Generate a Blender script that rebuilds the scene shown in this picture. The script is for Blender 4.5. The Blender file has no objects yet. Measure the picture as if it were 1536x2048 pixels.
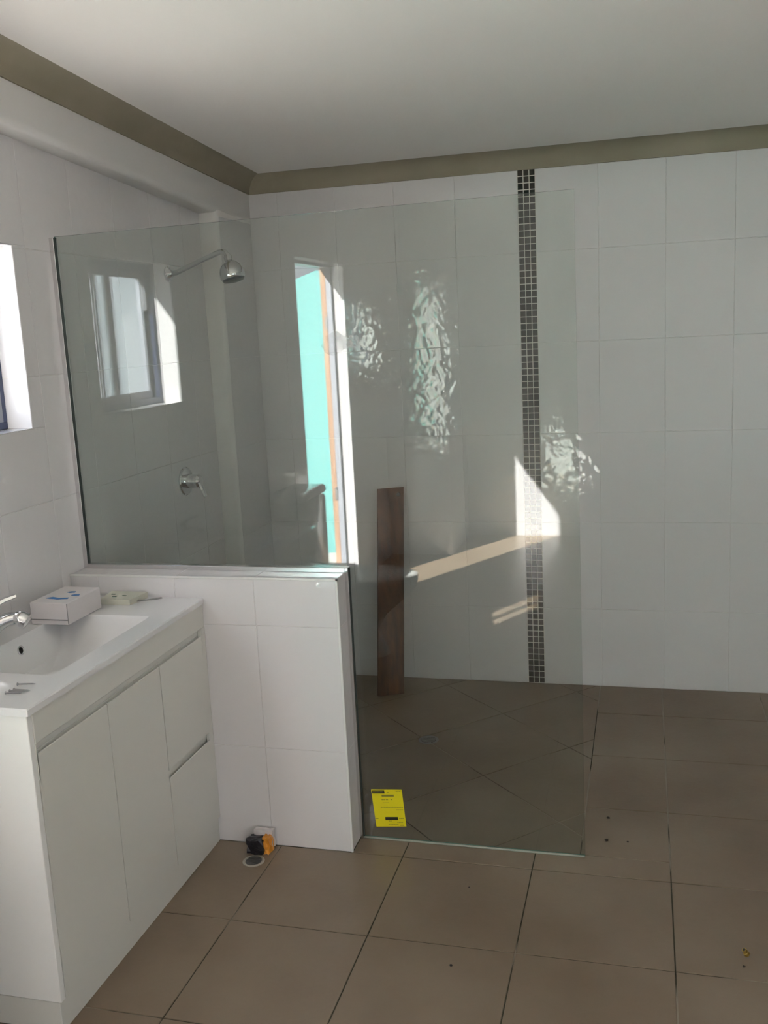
import bpy, bmesh, math, random
from mathutils import Vector, Matrix

# ------------------------------------------------------------------ camera, sky, sun, exposure
S = 1.65                       # metres per layout unit (the camera stands 1.65 m above the floor)
C = bpy.context.scene.collection
sc = bpy.context.scene
cam_d = bpy.data.cameras.new('camera')
cam = bpy.data.objects.new('camera', cam_d); C.objects.link(cam); sc.camera = cam
cam_d.sensor_fit = 'VERTICAL'; cam_d.sensor_height = 36.0; cam_d.lens = 1943.0 / 2048 * 36.0
cam_d.clip_start = 0.02; cam_d.clip_end = 200
cam.matrix_world = Matrix(((0.965984, 0.000399, 0.258601, 0), (0.253894, 0.188467, -0.948693, 0), (-0.049117, 0.982079, 0.181955, S), (0, 0, 0, 1)))
world = bpy.data.worlds.new('sky'); sc.world = world; world.use_nodes = True
wn = world.node_tree.nodes; wl = world.node_tree.links
bg = wn['Background']; bg.inputs['Strength'].default_value = 4.0
wtc = wn.new('ShaderNodeTexCoord'); wsep = wn.new('ShaderNodeSeparateXYZ')
wramp = wn.new('ShaderNodeValToRGB')
wl.new(wtc.outputs['Generated'], wsep.inputs[0]); wl.new(wsep.outputs['Z'], wramp.inputs[0])
wramp.color_ramp.elements[0].position = 0.0; wramp.color_ramp.elements[0].color = (0.84, 0.91, 1.0, 1)
wramp.color_ramp.elements[1].position = 0.8; wramp.color_ramp.elements[1].color = (0.55, 0.72, 1.0, 1)
wl.new(wramp.outputs[0], bg.inputs['Color'])
sun_d = bpy.data.lights.new('sun', 'SUN'); sun_d.energy = 125.0; sun_d.angle = math.radians(0.6)
sun_d.color = (1.0, 0.98, 0.95)
sun = bpy.data.objects.new('sun', sun_d); C.objects.link(sun); sun.location = (-5, 8, 8)
sun.rotation_euler = Vector((0.478, -0.878, -0.68)).to_track_quat('-Z', 'Y').to_euler()
sc.view_settings.view_transform = 'Standard'; sc.view_settings.look = 'None'
sc.view_settings.exposure = 0.32; sc.view_settings.gamma = 1.0
sc.view_settings.use_curve_mapping = False
random.seed(4)

# ------------------------------------------------------------------ layout constants (units of S)
XL, XR, YB, YF = -1.115, 1.0, -1.157, 2.638     # left, right, back, far wall faces
YW, YG, XE = 1.668, 1.727, -0.553               # half wall front, glass, half wall end
TD = 0.0012                                      # tile thickness
WT = 0.09                                       # wall thickness
WIN = (1.235, 1.602, 0.853, 1.190)
DOOR = (-0.205, 0.335, 0.03, 1.262)

# ------------------------------------------------------------------ helpers
def link(o): C.objects.link(o); return o
class MB:
    def __init__(s): s.v = []; s.f = []
    def add(s, vs, fs):
        n = len(s.v); s.v += [Vector(v) for v in vs]; s.f += [tuple(i + n for i in f) for f in fs]; return s
    def box(s, x0, x1, y0, y1, z0, z1):
        return s.add([(x0,y0,z0),(x1,y0,z0),(x1,y1,z0),(x0,y1,z0),(x0,y0,z1),(x1,y0,z1),(x1,y1,z1),(x0,y1,z1)],
            [(0,3,2,1),(4,5,6,7),(0,1,5,4),(1,2,6,5),(2,3,7,6),(3,0,4,7)])
    def bbox(s, x0, x1, y0, y1, z0, z1, b=0.002, seg=2):
        bm = bmesh.new(); bmesh.ops.create_cube(bm, size=1)
        for v in bm.verts:
            v.co = Vector((x0+(v.co.x+.5)*(x1-x0), y0+(v.co.y+.5)*(y1-y0), z0+(v.co.z+.5)*(z1-z0)))
        bmesh.ops.bevel(bm, geom=bm.edges[:], offset=b, segments=seg, affect='EDGES', profile=0.5)
        bm.verts.index_update()
        s.add([v.co.copy() for v in bm.verts], [tuple(v.index for v in f.verts) for f in bm.faces]); bm.free(); return s
    def rings(s, rr, cap0=True, cap1=True, closed=True):
        n = len(rr[0]); vs = [v for r in rr for v in r]; fs = []
        for k in range(len(rr)-1):
            for i in range(n if closed else n-1):
                j = (i+1) % n
                fs.append((k*n+i, k*n+j, (k+1)*n+j, (k+1)*n+i))
        if cap0: fs.append(tuple(reversed(range(n))))
        if cap1: fs.append(tuple(range((len(rr)-1)*n, len(rr)*n)))
        return s.add(vs, fs)
    def tube(s, pts, rad, n=12, caps=True):
        pts = [Vector(p) for p in pts]
        if not isinstance(rad, (list, tuple)): rad = [rad]*len(pts)
        rr = []; prev = None
        for k, p in enumerate(pts):
            t = (pts[min(k+1, len(pts)-1)] - pts[max(k-1, 0)]).normalized()
            if prev is None:
                a = Vector((0,0,1)) if abs(t.z) < .9 else Vector((1,0,0)); u = t.cross(a).normalized()
            else: u = (prev - t*prev.dot(t)).normalized()
            prev = u; w = t.cross(u)
            rr.append([p + (u*math.cos(2*math.pi*i/n) + w*math.sin(2*math.pi*i/n))*rad[k] for i in range(n)])
        return s.rings(rr, caps, caps)
    def lathe(s, prof, org, axis, n=24):      # prof: (radius, distance along axis)
        axis = Vector(axis).normalized(); org = Vector(org)
        a = Vector((0,0,1)) if abs(axis.z) < .9 else Vector((1,0,0))
        u = axis.cross(a).normalized(); w = axis.cross(u)
        rr = [[org + axis*h + (u*math.cos(2*math.pi*i/n) + w*math.sin(2*math.pi*i/n))*max(r, 1e-5) for i in range(n)] for r, h in prof]
        return s.rings(rr, True, True)
    def prism(s, poly, z0, z1, inset=0.0):    # polygon in XY, extruded in Z, with a small top chamfer
        n = len(poly); c = Vector((sum(p[0] for p in poly)/n, sum(p[1] for p in poly)/n))
        def ins(p): d = Vector(p) - c; l = d.length; return c + d*max(0, (l-inset))/l if l > 0 else c
        r0 = [(p[0], p[1], z0) for p in poly]; r1 = [(p[0], p[1], z1-inset) for p in poly]
        r2 = [(*ins(p), z1) for p in poly]
        return s.rings([r0, r1, r2] if inset > 0 else [r0, [(p[0], p[1], z1) for p in poly]])
    def mesh(s, name, mat, off=Vector((0,0,0)), smooth=False):
        me = bpy.data.meshes.new(name)
        me.from_pydata([tuple((v-off)*S) for v in s.v], [], s.f)
        bm = bmesh.new(); bm.from_mesh(me); bmesh.ops.recalc_face_normals(bm, faces=bm.faces); bm.to_mesh(me); bm.free()
        if isinstance(mat, (list, tuple)):
            for m in mat: me.materials.append(m)
        else: me.materials.append(mat)
        if smooth:
            for p in me.polygons: p.use_smooth = True
            me.set_sharp_from_angle(angle=math.radians(35))
        me.update(); return me
    def build(s, name, mat, parent=None, smooth=False, at=None):
        # vertices are given in room coordinates; a top-level mesh gets its origin at `at`, a part follows its thing
        base = Vector(at) if at is not None else Vector((0,0,0))
        if parent is not None:
            p = parent; off = Vector((0,0,0))
            while p is not None: off += p.location / S; p = p.parent
            me = s.mesh(name, mat, off, smooth); o = bpy.data.objects.new(name, me); link(o); o.parent = parent
            return o
        me = s.mesh(name, mat, base, smooth); o = bpy.data.objects.new(name, me); link(o); o.location = base*S
        return o
def thing(name, label, cat, at, group=None):
    o = bpy.data.objects.new(name, None); link(o); o.location = Vector(at)*S; o.empty_display_size = 0.05
    o['label'] = label; o['category'] = cat
    if group: o['group'] = group
    return o
def tag(o, label, cat, group=None):
    o['label'] = label; o['category'] = cat
    if group: o['group'] = group
    return o
def struct(o, label, cat='structure'):
    o['kind'] = 'structure'; o['label'] = label; o['category'] = cat; return o
def subtract(rects, h):
    out = []
    for (a, b, c, d) in rects:
        x0, x1, y0, y1 = max(a, h[0]), min(b, h[1]), max(c, h[2]), min(d, h[3])
        if x0 >= x1 or y0 >= y1: out.append((a, b, c, d)); continue
        if c < y0: out.append((a, b, c, y0))
        if y1 < d: out.append((a, b, y1, d))
        if a < x0: out.append((a, x0, y0, y1))
        if x1 < b: out.append((x1, b, y0, y1))
    return out

# ------------------------------------------------------------------ materials
def mat(name, col, rough=0.5, metal=0.0, spec=0.5, coat=0.0):
    m = bpy.data.materials.new(name); m.use_nodes = True; b = m.node_tree.nodes['Principled BSDF']
    b.inputs['Base Color'].default_value = (*col, 1); b.inputs['Roughness'].default_value = rough
    b.inputs['Metallic'].default_value = metal; b.inputs['Specular IOR Level'].default_value = spec
    b.inputs['Coat Weight'].default_value = coat
    return m
def noise_col(m, c1, c2, scale=5, detail=4, lo=.35, hi=.65, rnd=False, coord='Object', stretch=None, geo=False):
    nt = m.node_tree; N = nt.nodes; L = nt.links; b = N['Principled BSDF']
    tc = N.new('ShaderNodeTexCoord'); ns = N.new('ShaderNodeTexNoise'); rp = N.new('ShaderNodeValToRGB')
    src = tc.outputs[coord]
    if geo: g = N.new('ShaderNodeNewGeometry'); src = g.outputs['Position']
    if stretch:
        mp = N.new('ShaderNodeMapping'); mp.inputs['Scale'].default_value = stretch; L.new(src, mp.inputs[0]); src = mp.outputs[0]
    L.new(src, ns.inputs['Vector']); ns.inputs['Scale'].default_value = scale; ns.inputs['Detail'].default_value = detail
    if rnd:
        ns.noise_dimensions = '4D'; oi = N.new('ShaderNodeObjectInfo'); mu = N.new('ShaderNodeMath'); mu.operation = 'MULTIPLY'
        mu.inputs[1].default_value = 37.0; L.new(oi.outputs['Random'], mu.inputs[0]); L.new(mu.outputs[0], ns.inputs['W'])
    rp.color_ramp.elements[0].position = lo; rp.color_ramp.elements[0].color = (*c1, 1)
    rp.color_ramp.elements[1].position = hi; rp.color_ramp.elements[1].color = (*c2, 1)
    L.new(ns.outputs['Fac'], rp.inputs[0]); L.new(rp.outputs[0], b.inputs['Base Color'])
    return ns, rp
def dirt_zone(m, ns, rp):
    # grime worked into the joints in the trafficked area in front of the shower; clean grout elsewhere
    nt = m.node_tree; N = nt.nodes; L = nt.links
    g = N.new('ShaderNodeNewGeometry'); d = N.new('ShaderNodeVectorMath'); d.operation = 'DISTANCE'
    sc_ = N.new('ShaderNodeVectorMath'); sc_.operation = 'MULTIPLY'; sc_.inputs[1].default_value = (.75, 1, 0)
    L.new(g.outputs['Position'], sc_.inputs[0]); L.new(sc_.outputs[0], d.inputs[0]); d.inputs[1].default_value = (-.33*S*.75, 1.58*S, 0)
    mr = N.new('ShaderNodeMapRange'); mr.inputs[1].default_value = .25*S; mr.inputs[2].default_value = .55*S; mr.inputs[3].default_value = -.06; mr.inputs[4].default_value = .09
    L.new(d.outputs['Value'], mr.inputs[0]); ad = N.new('ShaderNodeMath'); L.new(ns.outputs['Fac'], ad.inputs[0]); L.new(mr.outputs[0], ad.inputs[1])
    L.new(ad.outputs[0], rp.inputs[0])
def bump(m, scale, dist, detail=2, strength=1.0, rnd=False):
    nt = m.node_tree; N = nt.nodes; L = nt.links; b = N['Principled BSDF']
    tc = N.new('ShaderNodeTexCoord'); ns = N.new('ShaderNodeTexNoise'); bp = N.new('ShaderNodeBump')
    L.new(tc.outputs['Object'], ns.inputs['Vector']); ns.inputs['Scale'].default_value = scale; ns.inputs['Detail'].default_value = detail
    if rnd:
        ns.noise_dimensions = '4D'; oi = N.new('ShaderNodeObjectInfo'); mu = N.new('ShaderNodeMath'); mu.operation = 'MULTIPLY'
        mu.inputs[1].default_value = 53.0; L.new(oi.outputs['Random'], mu.inputs[0]); L.new(mu.outputs[0], ns.inputs['W'])
    bp.inputs['Distance'].default_value = dist; bp.inputs['Strength'].default_value = strength
    L.new(ns.outputs['Fac'], bp.inputs['Height']); L.new(bp.outputs[0], b.inputs['Normal'])
M = {}
M['tile'] = mat('white_glazed_tile', (.75, .733, .735), .03); bump(M['tile'], 26, .0011, 1.0, 1.0, True)
M['grout'] = mat('wall_grout', (.82, .80, .78), .8)
M['plaster'] = mat('white_plaster', (.73, .72, .70), .6); bump(M['plaster'], 60, .0004)
M['ceil'] = mat('ceiling_paint', (.85, .83, .80), .8); bump(M['ceil'], 90, .0003)
M['cove'] = mat('bare_cornice', (.36, .31, .23), .75); noise_col(M['cove'], (.27,.245,.175), (.33,.295,.22), 3)
M['mosaic'] = mat('dark_mosaic_glass', (.05, .05, .04), .18, 0, .2)
_nt = M['mosaic'].node_tree; _oi = _nt.nodes.new('ShaderNodeObjectInfo'); _rp = _nt.nodes.new('ShaderNodeValToRGB')
_rp.color_ramp.elements[0].color = (.012,.018,.013,1); _rp.color_ramp.elements[1].color = (.055,.048,.042,1)
_nt.links.new(_oi.outputs['Random'], _rp.inputs[0]); _nt.links.new(_rp.outputs[0], _nt.nodes['Principled BSDF'].inputs['Base Color'])
M['mosgrout'] = mat('mosaic_grout', (.76, .73, .66), .8)
M['floor'] = mat('taupe_porcelain', (.2,.16,.12), .38)
noise_col(M['floor'], (.155,.108,.066), (.25,.195,.14), 1.3, 9, .32, .66, geo=True); bump(M['floor'], 45, .0006, 4)
M['floorgrout'] = mat('floor_grout', (.2,.17,.13), .9)
dirt_zone(M['floorgrout'], *noise_col(M['floorgrout'], (.045,.040,.022), (.32,.285,.23), 2.2, 2, .50, .56, geo=True))
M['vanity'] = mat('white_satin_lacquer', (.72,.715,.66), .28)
M['vside'] = mat('lit_cabinet_side', (.88,.88,.85), .35)  # lighter copy of the cabinet white; light on the end panel is in the colour
M['basin'] = mat('white_polymarble', (.80,.80,.80), .12, coat=.3)
M['chrome'] = mat('chrome', (.72,.73,.74), .06, 1.0)
M['alu'] = mat('satin_aluminium', (.72,.71,.71), .22, 1.0)
M['steel'] = mat('dull_steel', (.30,.30,.30), .4, 1.0)
M['dark'] = mat('dark_void', (.012,.012,.012), .6)
M['rose'] = mat('black_rubber_spray_face', (.02,.035,.035), .35)
M['ceramic'] = mat('toilet_ceramic', (.80,.80,.78), .06)
M['plastic'] = mat('white_plastic', (.78,.78,.76), .2)
M['navy'] = mat('navy_window_frame', (.035,.05,.11), .35)
M['silver'] = mat('silver_window_frame', (.24,.25,.28), .4)
M['timber'] = mat('raw_timber_jamb', (.3,.19,.12), .7)
noise_col(M['timber'], (.26,.15,.085), (.34,.21,.13), 8, 4, stretch=(6,6,.6))
M['board'] = mat('weathered_board', (.2,.09,.05), .7)
noise_col(M['board'], (.035,.012,.003), (.13,.048,.016), 9, 6, .3, .72, stretch=(5,5,.5)); bump(M['board'], 60, .001)
M['turq'] = mat('turquoise_render', (.09,.262,.25), .85)
M['pale'] = mat('pale_render', (.12,.14,.155), .85)
M['ground'] = mat('concrete_paving', (.40,.38,.35), .9)
M['card'] = mat('white_carton', (.70,.66,.66), .6)
M['blue'] = mat('blue_print', (.03,.16,.42), .5)
M['soap'] = mat('pale_green_pack', (.54,.54,.45), .5)
M['green'] = mat('dark_green_print', (.03,.10,.06), .5)
M['yellow'] = mat('yellow_paper', (.80,.68,.004), .55)
M['ink'] = mat('black_ink', (.015,.015,.01), .5)
M['olive'] = mat('olive_print', (.22,.20,.02), .5)
M['orange'] = mat('orange_wrapper', (.75,.30,.03), .35)
M['black'] = mat('black_wrapper', (.012,.011,.014), .3)
M['brass'] = mat('brass', (.55,.40,.12), .3, 1.0)
M['grit'] = mat('grit', (.03,.025,.02), .8)
M['ring'] = mat('pale_plastic_ring', (.42,.39,.33), .6)
M['seal'] = mat('clear_silicone', (.30,.32,.27), .25)
M['rubber'] = mat('black_glazing_rubber', (.008,.02,.016), .5)
def glass_mat(name, tint, rough=0.0, frost=0.0):
    m = bpy.data.materials.new(name); m.use_nodes = True; nt = m.node_tree; N = nt.nodes; L = nt.links
    for n in list(N): N.remove(n)
    out = N.new('ShaderNodeOutputMaterial'); mx = N.new('ShaderNodeMixShader'); fr = N.new('ShaderNodeFresnel')
    ge = N.new('ShaderNodeNewGeometry'); mi = N.new('ShaderNodeMix'); mi.data_type = 'FLOAT'
    mi.inputs[2].default_value = 1.52; mi.inputs[3].default_value = 1/1.52
    L.new(ge.outputs['Backfacing'], mi.inputs[0]); L.new(mi.outputs[0], fr.inputs['IOR'])
    tr = N.new('ShaderNodeBsdfTransparent'); tr.inputs[0].default_value = (*tint, 1)
    gl = N.new('ShaderNodeBsdfGlossy'); gl.inputs['Roughness'].default_value = rough
    L.new(fr.outputs[0], mx.inputs[0]); L.new(tr.outputs[0], mx.inputs[1]); L.new(gl.outputs[0], mx.inputs[2])
    L.new(mx.outputs[0], out.inputs[0]); return m
M['glass'] = glass_mat('shower_glass', (.895, .925, .905))
M['pane'] = glass_mat('window_glass', (.97, .98, .98))
M['edge'] = mat('green_glass_edge', (.10,.22,.18), .15)
def smear_mat():
    m = bpy.data.materials.new('dried_smear'); m.use_nodes = True; nt = m.node_tree; N = nt.nodes; L = nt.links
    b = N['Principled BSDF']; b.inputs['Base Color'].default_value = (.75,.75,.75,1); b.inputs['Roughness'].default_value = .7
    tc = N.new('ShaderNodeTexCoord'); ns = N.new('ShaderNodeTexNoise'); ns.inputs['Scale'].default_value = 16
    rp = N.new('ShaderNodeMapRange'); rp.inputs[1].default_value = .38; rp.inputs[2].default_value = .75; rp.inputs[4].default_value = .30
    L.new(tc.outputs['Object'], ns.inputs['Vector']); L.new(ns.outputs['Fac'], rp.inputs[0]); L.new(rp.outputs[0], b.inputs['Alpha'])
    return m
M['smear'] = smear_mat()

# ------------------------------------------------------------------ tiling
G2 = 0.00045                                   # half joint
_cache = {}
def tile_mesh(w, h, m='tile', t=TD, ch=.0007):
    key = (round(w, 4), round(h, 4), m, t)
    if key not in _cache:
        b = MB(); a, c = w/2, h/2               # lies in local XY, front towards +Z at z=0
        r = lambda d, z: [(-a+d,-c+d,z),(a-d,-c+d,z),(a-d,c-d,z),(-a+d,c-d,z)]
        b.rings([r(0,-t), r(0,-ch*.8), r(ch,0)])
        _cache[key] = b.mesh('tile', M[m])
    return _cache[key]
def frame(u, v, n):
    u, v, n = Vector(u), Vector(v), Vector(n)
    return Matrix((u, v, n)).transposed().to_quaternion()
def lay(parent, name, rects, place, rot, m='tile', t=TD, joint=G2, ch=.0007):
    for (a, b, c, d) in rects:
        w, h = b-a-2*joint, d-c-2*joint
        if w < .003 or h < .003: continue
        o = bpy.data.objects.new(name, tile_mesh(w, h, m, t, ch)); link(o); o.parent = parent
        o.rotation_mode = 'QUATERNION'; o.rotation_quaternion = rot
        o.location = Vector(place((a+b)/2, (c+d)/2))*S - parent.location
def cells(us, vs): return [(us[i], us[i+1], vs[j], vs[j+1]) for i in range(len(us)-1) for j in range(len(vs)-1)]
ROWS = [0, .221, .465, .709, .950, 1.185, 1.395, 1.64]
def clip_cells(us, vs, holes):
    r = cells(us, vs)
    for h in holes: r = subtract(r, h)
    return r

# floor ------------------------------------------------------------
b = MB().box(XL-WT, XR+WT, YB-WT, YF+WT, -.12, -TD)
floor = struct(b.build('floor', M['floorgrout']), 'taupe porcelain tiled bathroom floor with stained grout', 'floor')
fx = [-1.115] + [.047+.2495*k for k in range(-4, 4)] + [1.0]
fx = sorted(set(round(x, 4) for x in fx if XL <= x <= XR))
fy = [YB, -.853, -.600, -.348, -.095, .157, .410, .662, .910, 1.162, 1.415, 1.668, 1.926, 2.182, 2.440, YF]
SH = (XL, -.118, 1.735, YF)
rects = clip_cells(fx, fy, [SH, (XL, XE, YW, 1.735)])
_q = frame((1,0,0), (0,1,0), (0,0,1))
lay(floor, 'tile', rects, lambda x, y: (x, y, 0), _q, 'floor', TD, .0011)
def clip_poly(poly, x0, x1, y0, y1):
    for ax, lim, sg in ((0,x0,1),(0,x1,-1),(1,y0,1),(1,y1,-1)):
        out = []
        for i in range(len(poly)):
            p, q = poly[i-1], poly[i]; ip = (p[ax]-lim)*sg >= 0; iq = (q[ax]-lim)*sg >= 0
            if ip != iq:
                t = (lim-p[ax])/(q[ax]-p[ax]); out.append((p[0]+t*(q[0]-p[0]), p[1]+t*(q[1]-p[1])))
            if iq: out.append(q)
        poly = out
        if len(poly) < 3: return []
    return poly
for i in range(-6, 8):
    for j in range(-8, 9):
        p0, p1 = 1.685+.3575*i + .0016, 1.685+.3575*(i+1) - .0016     # x + y
        q0, q1 = 2.020+.370*j + .0016, 2.020+.370*(j+1) - .0016       # y - x
        sq = [((p-q)/2, (p+q)/2) for p, q in ((p0,q0),(p1,q0),(p1,q1),(p0,q1))]
        pl = clip_poly(sq, SH[0]+.001, SH[1]-.001, SH[2]+.001, SH[3]-.001)
        if len(pl) >= 3:
            ar = abs(sum(pl[k-1][0]*pl[k][1]-pl[k][0]*pl[k-1][1] for k in range(len(pl))))/2
            if ar > .0004: MB().prism(pl, -TD, 0, .0008).build('tile', M['floor'], floor)

# far wall -----------------------------------------------------------
b = MB().box(XL-WT, XR+WT, YF+TD, YF+WT, -.1, 1.8)
wall_far = struct(b.build('wall_far', M['grout']), 'white tiled far wall with a vertical dark mosaic strip', 'wall')
MS = (-.3175, -.2715)
ux = [XL, -.982, -.816, -.650, -.484, MS[0]]
ux2 = [MS[1], -.113, .053, .219, .385, .551, .717, .883, 1.0]
_q = frame((1,0,0), (0,0,1), (0,-1,0))
lay(wall_far, 'tile', cells(ux, ROWS[:7]) + cells(ux2, ROWS[:7]), lambda x, z: (x, YF, z), _q)
MB().box(MS[0], MS[1], YF+.0005, YF+TD, 0, 1.4).build('mosaic_backing', M['mosgrout'], wall_far)
pr = 1.395/82
mx = [MS[0]+(MS[1]-MS[0])/3*k for k in range(4)]
lay(wall_far, 'mosaic_tile', cells(mx, [pr*k for k in range(83)]), lambda x, z: (x, YF, z), _q, 'mosaic', .003, .0010, .0005)

# left wall (window and door openings) --------------------------------
b = MB()
for (a, c, d, e) in subtract(subtract([(YB-WT, YF+WT, -.1, 1.8)], WIN), DOOR): b.box(XL-WT, XL-TD, a, c, d, e)
wall_left = struct(b.build('wall_left', M['grout']), 'white tiled left wall with a small window and a door opening', 'wall')
uy = sorted([YF-.166*k for k in range(0, 23)] + [YB])
rects = clip_cells(uy, ROWS[:7]+[1.60], [WIN, DOOR])
NIBY = 2.412
rects = subtract(rects, (NIBY, 3, 0, 2))
_q = frame((0,1,0), (0,0,1), (1,0,0))
lay(wall_left, 'tile', rects, lambda y, z: (XL, y, z), _q)
# reveal tiles round the window and the door
def reveal(h, tin, sill=True, depth=WT):
    y0, y1, z0, z1 = h
    zs = [z0] + [r for r in ROWS if z0+.02 < r < z1-.02] + [z1]
    xs = (XL-depth, XL)
    for k in range(len(zs)-1):
        MB().bbox(xs[0], xs[1], y0, y0+TD, zs[k]+.0008, zs[k+1]-.0008, .0008, 1).build('tile', M['tile'], tin)
        MB().bbox(xs[0], xs[1], y1-TD, y1, zs[k]+.0008, zs[k+1]-.0008, .0008, 1).build('tile', M['tile'], tin)
    MB().bbox(xs[0], xs[1], y0, y1, z1-TD, z1, .0008, 1).build('tile', M['tile'], tin)
    if sill: MB().bbox(xs[0], xs[1], y0, y1, z0, z0+TD, .0008, 1).build('tile', M['tile'], tin)
reveal(WIN, wall_left); reveal(DOOR, wall_left)
# bulkhead and nib in front of the left wall
def zcv(y): return 1.393 + .0625*(YF-y)          # underside of the cornice, rising towards the back
def zbk(y): return 1.393 - .072*(y-1.47)         # bottom edge of the bulkhead
XN = -1.064
b = MB(); rr = []
for y in (YB, YF):
    z = zbk(y); r = .014; ring = [(XL-TD, y, 1.8), (XL-TD, y, z)]
    ring += [(XN-r+r*math.sin(t), y, z+r-r*math.cos(t)) for t in [math.pi/2*k/6 for k in range(7)]]
    ring += [(XN, y, 1.8)]; rr.append(ring)
b.rings(rr); struct(b.build('trim_1', M['plaster'], smooth=True), 'white plastered bulkhead along the top of the left wall', 'bulkhead')
b = MB(); r = .010; XN2 = XN-.0015
ring = lambda z: [(XL-TD, YF, z), (XL-TD, NIBY, z)] + [(XN2-r+r*math.sin(t), NIBY+r-r*math.cos(t), z) for t in [math.pi/2*k/5 for k in range(6)]] + [(XN2, YF, z)]
b.rings([ring(0), ring(1.35)])
nib = struct(b.build('trim_2', M['grout'], smooth=True), 'narrow white tiled pier in the far left shower corner', 'pier')
for k in range(6):
    MB().bbox(XN2-.001, XN2+.0010, NIBY+.012, YF-.001, ROWS[k]+.0005, min(ROWS[k+1], 1.315)-.0005, .0004, 1).build('tile', M['tile'], nib)

# back and right walls -------------------------------------------------
b = MB().box(XL-WT, XR+WT, YB-WT, YB-TD, -.1, 1.85)
wall_back = struct(b.build('wall_back', M['grout']), 'white tiled back wall with a sunlit patch, seen mirrored in the glass', 'wall')
bx = [XL, -.95, -.784, -.618, -.452, -.286, -.120, .046, .212, .378, .544, .710, .876, XR]
lay(wall_back, 'tile', cells(bx, ROWS), lambda x, z: (x, YB, z), frame((-1,0,0), (0,0,1), (0,1,0)))
b = MB()
DR = (-1.0, -.42, 0.0, 1.25)  # opening added out of view to brighten the room
for (a, c, d, e) in subtract([(YB-WT, YF+WT, -.1, 1.85)], DR): b.box(XR+TD, XR+WT, a, c, d, e)
wall_right = struct(b.build('wall_right', M['plaster']), 'plain white right wall just outside the frame, with a doorway added for light', 'wall')
# low tiled ledge in the back left corner
b = MB().box(XL, -.83-TD, YB, -.733-TD, 0, .54-TD)
ledge = struct(b.build('wall_low', M['grout']), 'low white tiled ledge in the back corner, mirrored above the leaning board', 'wall')
lay(ledge, 'tile', cells([XL, -.996, -.83], [0, .221, .465, .54]), lambda x, z: (x, -.733, z), frame((-1,0,0), (0,0,1), (0,1,0)))
lay(ledge, 'tile', cells([YB, -.899, -.733], [0, .221, .465, .54]), lambda y, z: (-.83, y, z), frame((0,1,0), (0,0,1), (1,0,0)))
lay(ledge, 'tile', cells([XL, -.996, -.83], [YB, -.899, -.733]), lambda x, y: (x, y, .54), frame((1,0,0), (0,1,0), (0,0,1)))

# ceiling and cornice ---------------------------------------------------
CH, CW = .0425, .052
def zc(y): return zcv(y) + CH
b = MB()
b.add([(XL-WT, YB-WT, zc(YB-WT)), (XR+WT, YB-WT, zc(YB-WT)), (XR+WT, YF+WT, zc(YF+WT)), (XL-WT, YF+WT, zc(YF+WT)),
       (XL-WT, YB-WT, 1.95), (XR+WT, YB-WT, 1.95), (XR+WT, YF+WT, 1.95), (XL-WT, YF+WT, 1.95)],
      [(0,1,2,3),(4,7,6,5),(0,4,5,1),(1,5,6,2),(2,6,7,3),(3,7,4,0)])
struct(b.build('ceiling', M['ceil']), 'plain white gently sloping ceiling', 'ceiling')
def cove_prof():
    return [(0,0), (.004,0)] + [(.004+(CW-.004)*(1-math.cos(t)), CH*math.sin(t)) for t in [math.pi/2*k/8 for k in range(9)]] + [(CW, CH+.002), (0, CH+.002)]
P = cove_prof()
b = MB(); b.rings([[(XN+d, YB, zcv(YB)+h) for d, h in P], [(XN+d, YF-d, zcv(YF-d)+h) for d, h in P]])
struct(b.build('trim_3', M['cove'], smooth=True), 'unpainted tan cornice running along the left side of the ceiling', 'cornice')
b = MB(); b.rings([[(XN+d, YF-d, zcv(YF-d)+h) for d, h in P], [(XR, YF-d, zcv(YF-d)+h) for d, h in P]])
struct(b.build('trim_4', M['cove'], smooth=True), 'unpainted tan cornice along the top of the far wall', 'cornice')

# half wall --------------------------------------------------------------
YH = 1.738; HT = .552
b = MB().box(XL-TD, XE-TD, YW+TD, YH, 0, HT-TD)
half = struct(b.build('wall_middle', M['grout']), 'low white tiled half wall carrying the shower glass', 'wall')
lay(half, 'tile', cells([XL, -1.052, -.886, -.720, XE], [0, .208, .458, HT]), lambda x, z: (x, YW, z), frame((1,0,0), (0,0,1), (0,-1,0)))
lay(half, 'tile', cells([YW, YH], [0, .208, .458, HT]), lambda y, z: (XE, y, z), frame((0,1,0), (0,0,1), (1,0,0)))
lay(half, 'tile', cells([XL, -.886, -.720, XE], [YW, YH]), lambda x, y: (x, y, HT), frame((1,0,0), (0,1,0), (0,0,1)))
lay(half, 'tile', cells([XL, -.982, -.816, -.650, XE], [0, .221, .465, HT]), lambda x, z: (x, YH+TD, z), frame((-1,0,0), (0,0,1), (0,1,0)))
# slim white edge trims
MB().bbox(XL, XE+.002, YW-.0015, YW+.003, HT-.003, HT+.0015, .0007, 1).build('edge_trim', M['plastic'], half)
MB().bbox(XE-.003, XE+.002, YW-.0015, YW+.003, 0, HT+.0015, .0007, 1).build('edge_trim', M['plastic'], half)

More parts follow.
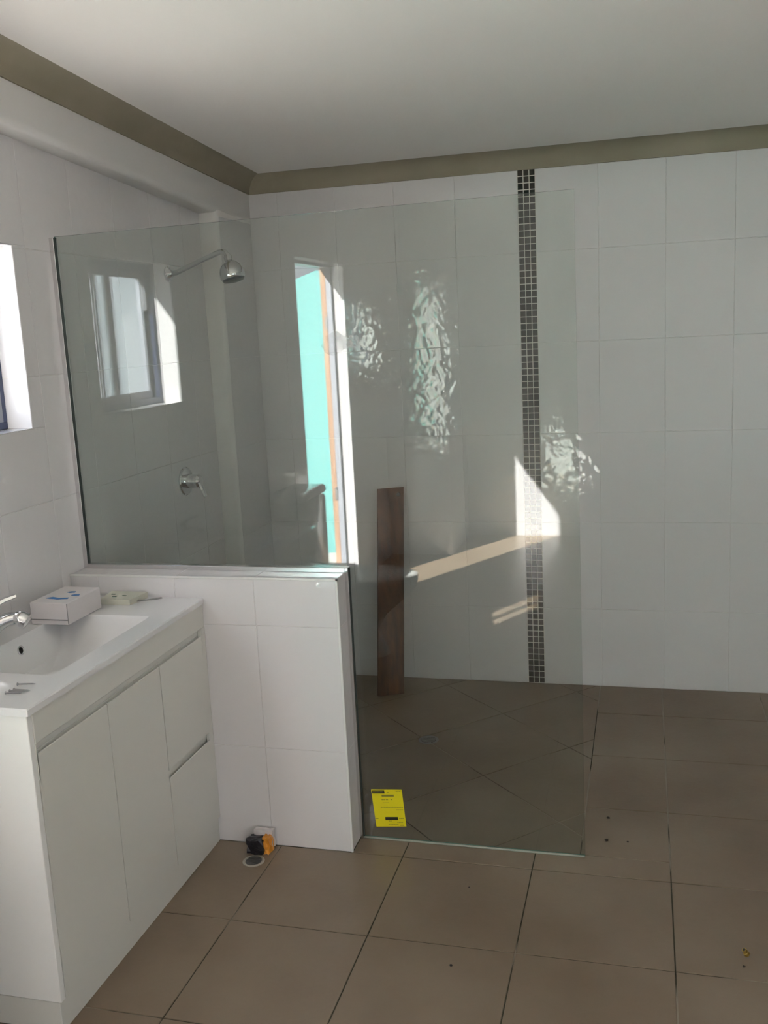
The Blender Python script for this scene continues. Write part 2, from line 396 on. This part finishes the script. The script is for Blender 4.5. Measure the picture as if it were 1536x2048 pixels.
# outside -----------------------------------------------------------------
MB().box(-9, XL-WT, -9, 9, -.25, -.06).build('outside_ground', M['ground'])
struct(bpy.data.objects['outside_ground'], 'concrete paving outside the door', 'ground')
tq = [(-2.05,-.06), (-1.2055,-.06), (-1.2055,1.15), (-1.486,1.300), (-2.05,1.115)]
b = MB(); n = len(tq)
b.add([(x,-1.0,z) for x, z in tq] + [(x,-1.1,z) for x, z in tq], [tuple(range(n)), tuple(reversed(range(n,2*n)))] + [(k,(k+1)%n,(k+1)%n+n,k+n) for k in range(n)])
struct(b.build('turquoise_wall', M['turq']), 'sunlit turquoise rendered wall outside the door, mirrored in the glass', 'wall')
b = MB().box(-6, -2.06, -1.1, -1.0, -.06, 1.6)
struct(b.build('neighbour_wall', M['pale']), 'pale grey rendered wall outside the small window', 'wall')

# window -------------------------------------------------------------------
w0, w1, wz0, wz1 = WIN[0]+TD, WIN[1]-TD, WIN[2]+TD, WIN[3]-TD
win = thing('window_1', 'small sliding window in a white tiled reveal in the left wall', 'window', (XL-.05, (w0+w1)/2, wz0)); win['kind'] = 'structure'
xa, xb = XL-.088, XL-.052
for nm, bb in (('window_frame', (w0, w1, wz0, wz0+.014)), ('window_frame', (w0, w1, wz1-.014, wz1)),
               ('window_frame', (w0, w0+.012, wz0+.014, wz1-.014)), ('window_frame', (w1-.012, w1, wz0+.014, wz1-.014))):
    MB().bbox(xa, xb, *bb, .001, 1).build(nm, M['navy'], win)
def sash(y0, y1, x, nm='sash'):
    t = .018
    sb = MB()
    for q in ((y0, y1, wz0+.014, wz0+.014+t), (y0, y1, wz1-.014-t, wz1-.014), (y0, y0+t, wz0+.014+t, wz1-.014-t), (y1-t, y1, wz0+.014+t, wz1-.014-t)):
        sb.box(x, x+.010, *q)
    so = sb.build(nm, M['silver'], win)
    MB().box(x+.004, x+.006, y0+t, y1-t, wz0+.014+t, wz1-.014-t).build('pane', M['pane'], so)
    return so
sash(1.430, w1-.012, xa+.026); s2 = sash(w0+.012, 1.485, xa+.010)
MB().bbox(xa+.0205, xa+.028, 1.252, 1.262, 1.08, 1.15, .002).build('handle', M['silver'], s2)

# door opening ---------------------------------------------------------------
d0, d1, dz0, dz1 = DOOR[0]+TD, DOOR[1]-TD, DOOR[2], DOOR[3]-TD
door = thing('door_1', 'door opening in the left wall with timber and grey jambs, mirrored in the glass', 'door', (XL-.06, (d0+d1)/2, dz0)); door['kind'] = 'structure'
MB().bbox(XL-.068, XL-.046, d0, d0+.012, dz0, dz1, .001, 1).build('door_frame', M['silver'], door)
MB().bbox(XL-.0905, XL-.069, d0, d0+.010, dz0, dz1, .001, 1).build('door_jamb', M['timber'], door)
MB().bbox(XL-.0905, XL-.046, d0+.012, d1, dz1-.012, dz1, .001, 1).build('door_frame', M['silver'], door)
MB().bbox(XL-WT, XL-.003, d0, d1, dz0, dz0+.008, .001, 1).build('door_sill', M['alu'], door)
for z in (1.02, .35): MB().bbox(XL-.078, XL-.066, d0+.010, d0+.014, z, z+.05, .001, 1).build('hinge', M['steel'], door)

# unseen doorway added in the right wall to let in more light
dr = thing('added_doorway', 'unseen grey framed doorway added in the right wall to let in light', 'door', (XR+.05, (DR[0]+DR[1])/2, 0)); dr['kind'] = 'structure'
for q in ((DR[0], DR[0]+.02, 0, DR[3]-.02), (DR[1]-.02, DR[1], 0, DR[3]-.02), (DR[0], DR[1], DR[3]-.02, DR[3])):
    MB().bbox(XR+.01, XR+.10, *q, .001, 1).build('door_frame', M['silver'], dr)
struct(MB().box(XR+WT, 9, -9, 9, -.25, -.06).build('yard_ground', M['ground']), 'concrete paving outside the added right doorway', 'ground')

# ------------------------------------------------------------------ shower glass
gp = thing('shower_glass_panel', 'tall frameless clear glass shower panel notched over the half wall', 'glass panel', (-.6, YG, HT))
GT = .0052; gx0 = XL+.008; gzt = lambda x: 1.213+.007*(x-gx0)/(1.0)
poly = [(gx0, HT+.006), (gx0, gzt(gx0)), (-.1135, gzt(-.11)), (-.1085, .002), (XE+.006, .002), (XE+.006, HT+.006)]
def shard(poly, y0, y1):
    b = MB(); n = len(poly)
    b.add([(x, y0, z) for x, z in poly] + [(x, y1, z) for x, z in poly], [tuple(range(n)), tuple(reversed(range(n, 2*n)))] + [(i, (i+1) % n, (i+1) % n + n, i+n) for i in range(n)])
    return b
pane = shard(poly, YG, YG+GT).build('glass_pane', [M['glass'], M['edge']], gp)
for p in pane.data.polygons: p.material_index = 0 if abs(p.normal.y) > .9 else 1
MB().bbox(XL, XL+.0095, YG-.006, YG+GT+.004, HT, 1.211, .0006, 1).build('channel', M['alu'], gp)
MB().box(XL+.0096, XL+.0125, YG-.0012, YG, HT+.010, 1.211).build('glazing_bead', M['rubber'], gp)
MB().bbox(XL+.0095, XE+.002, YG-.008, YG+GT+.004, HT+.0003, HT+.0095, .0006, 1).build('channel', M['alu'], gp)
MB().bbox(XE+.0003, XE+.007, YG-.008, YG+GT+.004, .001, HT+.0095, .0006, 1).build('channel', M['alu'], gp)
MB().box(XE+.0072, XE+.0090, YG-.0010, YG, .003, HT+.009).build('glazing_bead', M['rubber'], gp)
MB().bbox(XE+.007, -.1085, YG-.0035, YG+.001, 0, .0035, .001, 1).build('silicone_seal', M['seal'], gp)
def blob(cx, cz, rx, rz, seed):
    rnd = random.Random(seed); b = MB(); n = 28
    ph = [rnd.random()*6 for _ in range(4)]
    ring = lambda y, s: [(cx+rx*s*math.cos(t)*(1+.18*math.sin(3*t+ph[0])+.1*math.sin(7*t+ph[1])), y, cz+rz*s*math.sin(t)*(1+.18*math.sin(4*t+ph[2]))) for t in [2*math.pi*i/n for i in range(n)]]
    b.rings([ring(YG-.0003, 1), ring(YG-.0006, .95)]); return b
blob(-.548, .984, .030, .019, 3).build('smear', M['smear'], gp)
blob(-.512, .982, .012, .016, 5).build('smear', M['smear'], gp)
blob(-.533, .05, .012, .040, 8).build('smear', M['smear'], gp)

# sticker on the glass ---------------------------------------------------------
st = thing('paper_label', 'yellow printed paper label stuck low on the shower glass', 'label', (-.49, YG-.001, .03))
A, B_, C_, D_ = Vector((-.519, .026)), Vector((-.457, .032)), Vector((-.463, .111)), Vector((-.526, .106))
def sp(u, v):    # u right, v down
    top = D_.lerp(C_, u); bot = A.lerp(B_, u); return top.lerp(bot, v)
def stq(u0, u1, v0, v1, y, t=.0003):
    q = [sp(u0,v1), sp(u1,v1), sp(u1,v0), sp(u0,v0)]
    return shard([(p.x, p.y) for p in q], y-t, y)
stq(0, 1, 0, 1, YG-.0002, .0005).build('paper', M['yellow'], st)
yy = YG-.0008
stq(.02, .43, .03, .11, yy).build('header_block', M['ink'], st)
pb = MB()
for k in range(9): 
    q = stq(.05+.04*k, .05+.04*k+.025, .045, .075, yy-.0004); pb.add(q.v, q.f)
pb.build('print', M['olive'], st)['kind'] = 'stuff'
stq(.34, .76, .885-.145, .885-.065, yy).build('print_block', M['ink'], st)
pb = MB()
for (u, v, w, h) in ((.32,.145,.40,.05),(.30,.27,.12,.015),(.44,.27,.09,.015),(.60,.27,.07,.015),(.34,.35,.2,.01),(.24,.475,.74,.012),(.74,.545,.24,.012),
                     (.02,.77,.10,.014),(.80,.77,.16,.016),(.45,.84,.1,.012),(.72,.88,.2,.012),(.42,.94,.34,.012),(.80,.955,.14,.02),(.80,.05,.16,.014),(.5,.07,.08,.014)):
    n = max(1, int(w/.05))
    for k in range(n):
        q = stq(u+w*k/n, u+w*(k+.82)/n if h < .04 else u+w*(k+1)/n, v, v+h, yy); pb.add(q.v, q.f)
pb.build('print', M['olive'], st)['kind'] = 'stuff'

# ------------------------------------------------------------------ vanity
VX, VY0, VY1, VT = -.829, 1.101, YW-.001, .511
va = thing('vanity_cabinet', 'white gloss vanity cabinet with two doors and two drawers against the left wall', 'cabinet', ((VX+XL)/2, (VY0+VY1)/2, 0))
XI = VX-.007
MB().box(XL+.002, XI-.001, VY0+.012, VY1, .052, .40).build('carcass', M['vanity'], va)
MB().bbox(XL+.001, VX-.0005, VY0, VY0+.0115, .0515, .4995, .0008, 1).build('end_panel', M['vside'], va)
MB().bbox(XI, VX, VY0+.012, VY1, .453, .4995, .001, 1).build('fascia', M['vanity'], va)
# finger-pull groove: the tops of doors and drawers sit below a recessed channel
MB().box(XI-.008, XI-.001, VY0+.012, VY1, .40, .4995).build('groove_back', M['vanity'], va)
MB().box(XI, VX, VY0+.0118, VY0+.0145, .40, .4532).build('stile', M['vanity'], va)
MB().box(XI, VX, 1.650, VY1, .40, .4532).build('stile', M['vanity'], va)
def front(nm, y0, y1, z0, z1, groove=None):
    b = MB(); r = .0012
    # front slab whose top back edge is bevelled away for the fingers
    xs = [(XI, z0), (VX-r, z0), (VX, z0+r), (VX, z1-r), (VX-r, z1), (XI, z1-.006)]
    b.rings([[(x, y0, z) for x, z in xs], [(x, y1, z) for x, z in xs]])
    return b.build(nm, M['vanity'], va)
MB().box(XI-.001, XI+.0002, VY0+.012, VY1, .40, .44).build('carcass_rail', M['vanity'], va)
front('door', VY0+.0128, 1.3015, .053, .438)
front('door', 1.3035, 1.4770, .053, .438)
front('drawer', 1.4800, 1.6490, .2505-.0105, .438)
front('drawer', 1.4800, 1.6490, .053, .2255)
MB().box(XI, VX-.0005, 1.650, VY1, .053, .40).build('stile', M['vanity'], va)
MB().box(XI-.0105, XI-.0012, 1.478, VY1, .20, .26).build('groove_back', M['vanity'], va)
MB().bbox(XL+.002, VX-.0055, VY0+.003, VY1, 0, .0495, .0008, 1).build('kickboard', M['vanity'], va)

vt = thing('washbasin', 'glossy white moulded vanity top with a rectangular basin', 'basin', ((VX+XL)/2, (VY0+VY1)/2, .4995))
def rrect(x0, x1, y0, y1, r, z, n=6):
    pts = []
    for cx, cy, a0 in ((x1-r, y0+r, -90), (x1-r, y1-r, 0), (x0+r, y1-r, 90), (x0+r, y0+r, 180)):
        for k in range(n+1):
            a = math.radians(a0+90*k/n); pts.append((cx+r*math.cos(a), cy+r*math.sin(a), z))
    return pts
bx0, bx1, by0, by1 = -1.050, -.8705, 1.229, 1.540
tx0, tx1, ty0, ty1 = XL+.001, VX+.004, VY0-.003, VY1
b = MB()
b.rings([rrect(tx0, tx1, ty0, ty1, .002, .500), rrect(tx0, tx1, ty0, ty1, .002, VT-.002), rrect(tx0+.002, tx1-.002, ty0+.002, ty1-.002, .002, VT),
         rrect(bx0, bx1, by0, by1, .008, VT), rrect(bx0+.002, bx1-.003, by0+.003, by1-.003, .010, VT-.004),
         rrect(bx0+.010, bx1-.016, by0+.020, by1-.020, .018, VT-.040), rrect(bx0+.022, bx1-.036, by0+.05, by1-.05, .022, VT-.058),
         rrect(bx0+.045, bx1-.060, by0+.10, by1-.10, .02, VT-.064)], cap0=False)
b.build('basin_slab', M['basin'], vt, smooth=True)
ov = (-1.0435, 1.392, .489); ax = (1, 0, .25)
MB().lathe([(.0085, -.002), (.0085, .0012), (.0068, .0018), (.0055, .0006)], ov, ax, 20).build('overflow_ring', M['chrome'], vt, True)
MB().lathe([(.0055, .0002), (.0054, .0009)], ov, ax, 16).build('overflow_hole', M['dark'], vt)
MB().lathe([(.016, 0), (.016, .0015), (.012, .0025)], (-.965, 1.385, VT-.064), (0,0,1), 20).build('waste', M['chrome'], vt, True)

tp = thing('basin_mixer_tap', 'chrome single lever basin mixer at the back of the vanity top', 'tap', (-1.078, 1.352, VT))
MB().lathe([(.016, 0), (.016, .003), (.0135, .006), (.0130, .030), (.0145, .040), (.0145, .046), (.010, .052), (.002, .054)], (-1.080, 1.350, VT), (0,0,1)).build('tap_body', M['chrome'], tp, True)
pts = [Vector((-1.080,1.350,.525)).lerp(Vector((-1.026,1.381,.552)), t) + Vector((0,0,.010*math.sin(math.pi*t))) for t in [k/8 for k in range(9)]]
MB().tube(pts, [.0165,.0160,.0150,.0140,.0130,.0122,.0118,.0115,.0114], 16).build('spout', M['chrome'], tp, True)
MB().lathe([(.004,-.013),(.0110,-.011),(.0140,-.004),(.0148,.004),(.0138,.011),(.010,.0135),(.004,.0145)], (-1.026, 1.379, .5505), (.75,.25,-.45)).build('spout_end', M['chrome'], tp, True)
pts = [(-1.084,1.346,.566), (-1.066,1.358,.577), (-1.046,1.370,.586), (-1.030,1.380,.591)]
b = MB(); rr = []
for k, (x, y, z) in enumerate(pts):
    w = (.015, .013, .010, .007)[k]; n = Vector((-.55,.83,0))*w; u = Vector((0,0,.0055-.0009*k)); p = Vector((x,y,z))
    rr.append([p-n-u*.3, p-n*.6-u, p+n*.6-u, p+n-u*.3, p+n*.7+u, p-n*.7+u])
b.rings(rr).build('lever', M['chrome'], tp, True)

# small things on the vanity top ---------------------------------------------------
bx = thing('small_white_carton', 'small white carton with blue printed marks beside the basin tap', 'box', (-1.035, 1.525, VT))
b = MB().bbox(-1.072, -.996, 1.470, 1.582, VT+.0005, .552, .0012, 1); b.build('carton', M['card'], bx)
MB().box(-1.0725, -.9955, 1.469, 1.4705, .520, .5215).build('flap_edge', M['steel'], bx)
MB().box(-.9965, -.9955, 1.4695, 1.4705, VT+.002, .551).build('flap_edge', M['steel'], bx)
def dab(pts, z, h=.0006):
    b = MB(); n = len(pts); b.rings([[(x, y, z) for x, y in pts], [(x, y, z+h) for x, y in pts]]); return b
dab([(-1.058,1.500),(-1.050,1.497),(-1.030,1.494),(-1.012,1.499),(-1.014,1.507),(-1.032,1.503),(-1.048,1.508)], .552).build('blue_mark', M['blue'], bx)
dab([(-1.040,1.541),(-1.032,1.538),(-1.023,1.541),(-1.025,1.548),(-1.035,1.547)], .552).build('blue_mark', M['blue'], bx)
dab([(-1.020,1.523),(-1.011,1.520),(-1.003,1.523),(-1.006,1.530),(-1.015,1.529)], .552).build('blue_mark', M['blue'], bx)
sb_ = thing('flat_pale_green_packet', 'flat pale green packet lying beside the carton at the half wall', 'packet', (-.983, 1.63, VT))
b = MB().rings([[(-1.012,1.603,VT+.0005),(-.948,1.603,VT+.0005),(-.938,1.655,VT+.0005),(-1.016,1.655,VT+.0005)],
                [(-1.012,1.603,.522),(-.948,1.603,.522),(-.938,1.655,.524),(-1.016,1.655,.524)]]); b.build('packet_body', M['soap'], sb_)
for (x, y, w) in ((-1.0,1.634,.008),(-.972,1.626,.008),(-.990,1.620,.009)):
    dab([(x-w/2,y-.0015),(x+w/2,y-.0015),(x+w/2,y+.0015),(x-w/2,y+.0015)], .5232, .0008).build('print', M['green'], sb_)
def screw(label, p, q, group=None, r=.0011, cat='screw'):
    p, q = Vector(p), Vector(q); d = (q-p).normalized()
    t = thing('screw', label, cat, p, group)
    MB().lathe([(.0006, -.0004), (r*2.3, 0), (r*2.0, .0006), (r, .0024)], p, d, 12).build('head', M['steel'], t, True)
    L = (q-p).length; prof = [(r, .0024)]
    k = .0035
    while k < L-.004: prof += [(r*1.15, k), (r*.8, k+.0007)]; k += .0014
    prof += [(r*.7, L-.003), (.0001, L)]
    MB().lathe(prof, p, d, 8).build('shank', M['steel'], t)
    return t
zt = VT+.0026
screw('single steel screw lying apart near the front corner of the vanity top', (-.8985,1.181,zt), (-.871,1.187,zt))
g = 'loose screws in a bunch on the vanity top'
screw('screw at the back of the small bunch on the vanity top', (-.890,1.161,zt), (-.862,1.161,zt), g)
screw('middle screw of the small bunch on the vanity top', (-.893,1.155,zt), (-.866,1.158,zt), g)
screw('nearest screw of the small bunch on the vanity top', (-.894,1.147,zt), (-.868,1.150,zt), g)
screw('short screw with plug in front of the pale green packet', (-.950,1.617,zt), (-.978,1.610,zt), None, .0018)
t = thing('bent_wire_clip', 'bent steel wire clip lying right of the short screw', 'clip', (-.93, 1.635, VT))
pts = [(-.952,1.618,zt), (-.935,1.630,zt), (-.918,1.644,zt), (-.908,1.654,zt), (-.905,1.650,zt), (-.912,1.642,zt), (-.930,1.634,zt), (-.945,1.626,zt)]
MB().tube(pts, .0011, 8).build('wire', M['steel'], t, True)

# ------------------------------------------------------------------ shower fittings
sh = thing('wall_shower', 'chrome wall mounted shower head on a long angled arm', 'shower head', (XL, 2.207, 1.163))
MB().lathe([(.018, 0), (.018, .003), (.012, .006), (.0075, .014)], (XL, 2.207, 1.163), (1,0,0)).build('flange', M['chrome'], sh, True)
pts = [(XL,2.207,1.163), (XL+.025,2.206,1.165), (XL+.06,2.203,1.177), (-.985,2.194,1.199), (-.966,2.192,1.205), (-.955,2.191,1.204), (-.948,2.190,1.196), (-.946,2.190,1.186)]
MB().tube(pts, .0062, 14).build('arm', M['chrome'], sh, True)
hd = Vector((.22, -.05, -.97))
MB().lathe([(.0075,-.004),(.010,0),(.010,.009),(.0075,.011),(.009,.016)], (-.947,2.190,1.192), hd).build('swivel_joint', M['chrome'], sh, True)
MB().lathe([(.008,.010),(.016,.014),(.024,.022),(.0285,.032),(.0300,.043),(.0292,.050),(.027,.053)], (-.947,2.190,1.192), hd, 32).build('head_shell', M['chrome'], sh, True)
MB().lathe([(.0268,.0531),(.0240,.0575),(.012,.0600),(.002,.0605)], (-.947,2.190,1.192), hd, 32).build('spray_face', M['rose'], sh, True)
mxr = thing('shower_mixer', 'chrome round shower mixer with a drop lever below the shower head', 'mixer', (XL, 2.206, .656))
MB().lathe([(.036, 0), (.036, .0025), (.0335, .0055), (.016, .0075)], (XL, 2.206, .656), (1,0,0), 36).build('wall_plate', M['chrome'], mxr, True)
MB().lathe([(.0175, .005), (.0175, .024), (.0165, .027), (.0165, .036), (.012, .042), (.003, .044)], (XL, 2.206, .656), (1,0,0), 28).build('mixer_body', M['chrome'], mxr, True)
b = MB(); rr = []
for k, (x, y, z, w) in enumerate(((XL+.033,2.206,.662,.012), (XL+.042,2.203,.650,.010), (XL+.050,2.199,.634,.0085), (XL+.057,2.196,.618,.0065))):
    p = Vector((x,y,z)); n = Vector((0,1,0))*w; u = Vector((.9,0,.4)).normalized()*.0035
    rr.append([p-n, p-n*.6-u, p+n*.6-u, p+n, p+n*.6+u, p-n*.6+u])
b.rings(rr).build('lever', M['chrome'], mxr, True)

# ------------------------------------------------------------------ leaning board
W = Vector((.906, .423, 0)); bl = Vector((-.722, 2.482, 0)); tl = Vector((-.727, 2.605, .566))
up = (tl-bl); nrm = W.cross(up).normalized(); w_ = .074; th = .013
ob = thing('timber_board', 'dark weathered timber board leaning on the far wall behind the glass', 'board', (bl + W*w_/2))
b = MB(); nz = 10; rr = []
bm = bmesh.new()
def bp(u, v, t): return bl + W*(w_*u) + up*v - nrm*(t*th) if nrm.y > 0 else bl + W*(w_*u) + up*v + nrm*(t*th)
grid = [(0,0,0),(1,0,0),(1,1,0),(0,1,0)]
hc = (.80, .965); hr = .006/ w_; n = 16
hu = [(hc[0]+hr*math.cos(2*math.pi*k/n), hc[1]+hr*w_/up.length*math.sin(2*math.pi*k/n)) for k in range(n)]
# plank with a real through hole: ring of quads from the hole out to a square, then strips
def sqp(k):
    a = 2*math.pi*k/n; c, s = math.cos(a), math.sin(a); m = max(abs(c), abs(s)); return (hc[0]+.15*c/m, hc[1]+.03*s/m)
vs = []; fs = []
for t in (0, 1):
    vs += [bp(u, v, t) for u, v in hu] + [bp(*sqp(k), t) for k in range(n)]
for t in (0, 1):
    o_ = t*2*n
    for k in range(n): fs.append((o_+k, o_+(k+1) % n, o_+n+(k+1) % n, o_+n+k))
for k in range(n): fs.append((k, (k+1) % n, 2*n+(k+1) % n, 2*n+k))
b.add(vs, fs)
for (u0, u1, v0, v1) in subtract([(0,1,0,1)], (hc[0]-.15, hc[0]+.15, hc[1]-.03, hc[1]+.03)):
    q = [(u0,v0),(u1,v0),(u1,v1),(u0,v1)]
    b.add([bp(u, v, 0) for u, v in q] + [bp(u, v, 1) for u, v in q], [(0,1,2,3),(7,6,5,4)])
b.add([bp(0,0,0),bp(1,0,0),bp(1,1,0),bp(0,1,0),bp(0,0,1),bp(1,0,1),bp(1,1,1),bp(0,1,1)], [(0,4,5,1),(1,5,6,2),(2,6,7,3),(3,7,4,0)])
b.build('plank', M['board'], ob)

# ------------------------------------------------------------------ floor wastes and litter
def waste(x, y, r, label, ringm, slots):
    t = thing('floor_drain', label, 'drain', (x, y, 0))
    MB().lathe([(r, 0), (r, .0008), (r*.95, .0014), (r*.78, .0012), (r*.76, .0004)], (x, y, 0), (0,0,1), 36).build('drain_rim', ringm, t, True)
    MB().lathe([(r*.75, .0002), (r*.74, .0009)], (x, y, 0), (0,0,1), 36).build('grate', M['dark'] if slots else M['steel'], t)
    g_ = MB()
    for k in range(-3, 4):
        h = r*.72*math.sqrt(max(.02, 1-(k/3.6)**2)); g_.box(x-h, x+h, y+k*r*.2-r*.045, y+k*r*.2+r*.045, .0009, .0015)
    g_.build('grate_bars', M['steel'], t)
waste(-.517, 2.209, .025, 'dark round drain in the shower floor behind the glass', M['steel'], True)
waste(-.735, 1.603, .0215, 'pale ringed floor waste beside the vanity at the half wall', M['ring'], False)
t = thing('crumpled_packet', 'small crumpled black and orange packet on the floor against the half wall', 'packet', (-.735, 1.640, 0))
rnd = random.Random(11)
def crump(x0, x1, y0, y1, z0, z1, amp, mat_, nm):
    bm = bmesh.new(); bmesh.ops.create_cube(bm, size=1); bmesh.ops.subdivide_edges(bm, edges=bm.edges[:], cuts=3, use_grid_fill=True)
    for v in bm.verts:
        p = Vector((x0+(v.co.x+.5)*(x1-x0), y0+(v.co.y+.5)*(y1-y0), z0+(v.co.z+.5)*(z1-z0)))
        j = Vector((rnd.uniform(-1,1), rnd.uniform(-1,1), rnd.uniform(-1,1)))*amp
        v.co = p + j; v.co.z = max(v.co.z, z0)
    bm.verts.index_update(); b = MB().add([v.co.copy() for v in bm.verts], [tuple(v.index for v in f.verts) for f in bm.faces]); bm.free()
    return b.build(nm, mat_, t)
crump(-.758, -.724, 1.624, 1.650, .0005, .031, .0022, M['black'], 'dark_wrapper')
crump(-.727, -.712, 1.630, 1.654, .0005, .034, .0020, M['orange'], 'orange_wrapper')
crump(-.750, -.712, 1.648, 1.662, .004, .040, .0015, M['card'], 'pale_lining')
t = thing('brass_fitting', 'small brass threaded fitting lying on the right of the floor', 'fitting', (.16, 1.474, 0))
MB().lathe([(.004, 0), (.005, .001), (.005, .006), (.0038, .0065), (.0042, .012), (.0030, .0122)], (.157, 1.470, .005), (-.35, -.2, .75), 6).build('nut', M['brass'], t)
MB().lathe([(.0025, .0118), (.0024, .0126)], (.157, 1.470, .005), (-.35, -.2, .75), 12).build('bore', M['dark'], t)
def speck(x, y, r, label, seed):
    rn = random.Random(seed); bm = bmesh.new(); bmesh.ops.create_icosphere(bm, subdivisions=1, radius=1)
    b = MB().add([Vector((x+v.co.x*r*rn.uniform(.7,1.2), y+v.co.y*r*rn.uniform(.7,1.2), max(0, r*.45+v.co.z*r*.5))) for v in bm.verts], [])
    bm.verts.index_update(); b.f = [tuple(v.index for v in f.verts) for f in bm.faces]; bm.free()
    tag(b.build('grit_crumb', M['grit'], at=(x, y, 0)), label, 'crumb')
speck(-.071, 1.884, .0042, 'dark crumb on the floor just right of the glass, the farther one', 1)
speck(-.071, 1.794, .0045, 'dark crumb on the floor just right of the glass, the nearer one', 2)
speck(-.031, 1.795, .0026, 'tiny dark crumb right of the nearer crumb by the glass', 3)
speck(-.298, 1.363, .0030, 'small dark crumb on the floor in the bottom middle', 4)
speck(-.308, 1.587, .0018, 'tiny dark crumb on the floor in front of the glass foot', 5)
speck(.150, 1.446, .0025, 'tiny dark crumb in front of the brass fitting', 6)
speck(.262, 1.96, .0030, 'small dark crumb near the right edge of the floor', 7)

# ------------------------------------------------------------------ toilet (seen in the glass)
tx, ty = -.90, .620
to = thing('toilet', 'white close coupled toilet on the left wall, mirrored in the glass', 'toilet', (tx, ty, 0))
def el(cx, cy, a, bb, z, n=28, back=None):
    pts = []
    for i in range(n):
        t_ = 2*math.pi*i/n; x = cx + a*math.cos(t_); 
        if back is not None: x = max(x, back)
        pts.append((x, cy+bb*math.sin(t_), z))
    return pts
b = MB(); b.rings([el(-.90,ty,.125,.070,0), el(-.90,ty,.120,.066,.02), el(-.915,ty,.105,.056,.08), el(-.905,ty,.125,.062,.13), el(-.875,ty,.165,.088,.19),
                   el(-.865,ty,.185,.108,.225), el(-.865,ty,.186,.111,.240), el(-.860,ty,.150,.085,.240), el(-.86,ty,.135,.075,.20), el(-.88,ty,.07,.05,.15)])
b.build('pan', M['ceramic'], to, True)
b = MB(); b.rings([el(-.862,ty,.186,.110,.2405,back=-.995), el(-.862,ty,.188,.112,.247,back=-.995), el(-.862,ty,.186,.110,.253,back=-.995)]); b.build('seat', M['plastic'], to, True)
b = MB(); b.rings([el(-.862,ty,.185,.109,.2535,back=-.99), el(-.862,ty,.186,.110,.259,back=-.99), el(-.862,ty,.176,.101,.264,back=-.985)]); b.build('lid', M['plastic'], to, True)
MB().bbox(XL+.004, -.995, ty-.112, ty+.112, .235, .4995, .014, 4).build('cistern', M['ceramic'], to, True)
MB().bbox(XL+.002, -.992, ty-.115, ty+.115, .500, .530, .0145, 5).build('cistern_lid', M['ceramic'], to, True)
MB().lathe([(.016,0),(.016,.003),(.013,.005)], (-1.055, ty, .530), (0,0,1)).build('flush_button', M['chrome'], to, True)
MB().box(XL+.003, -1.0, ty-.05, ty+.05, .01, .236).build('rear_pedestal', M['ceramic'], to)
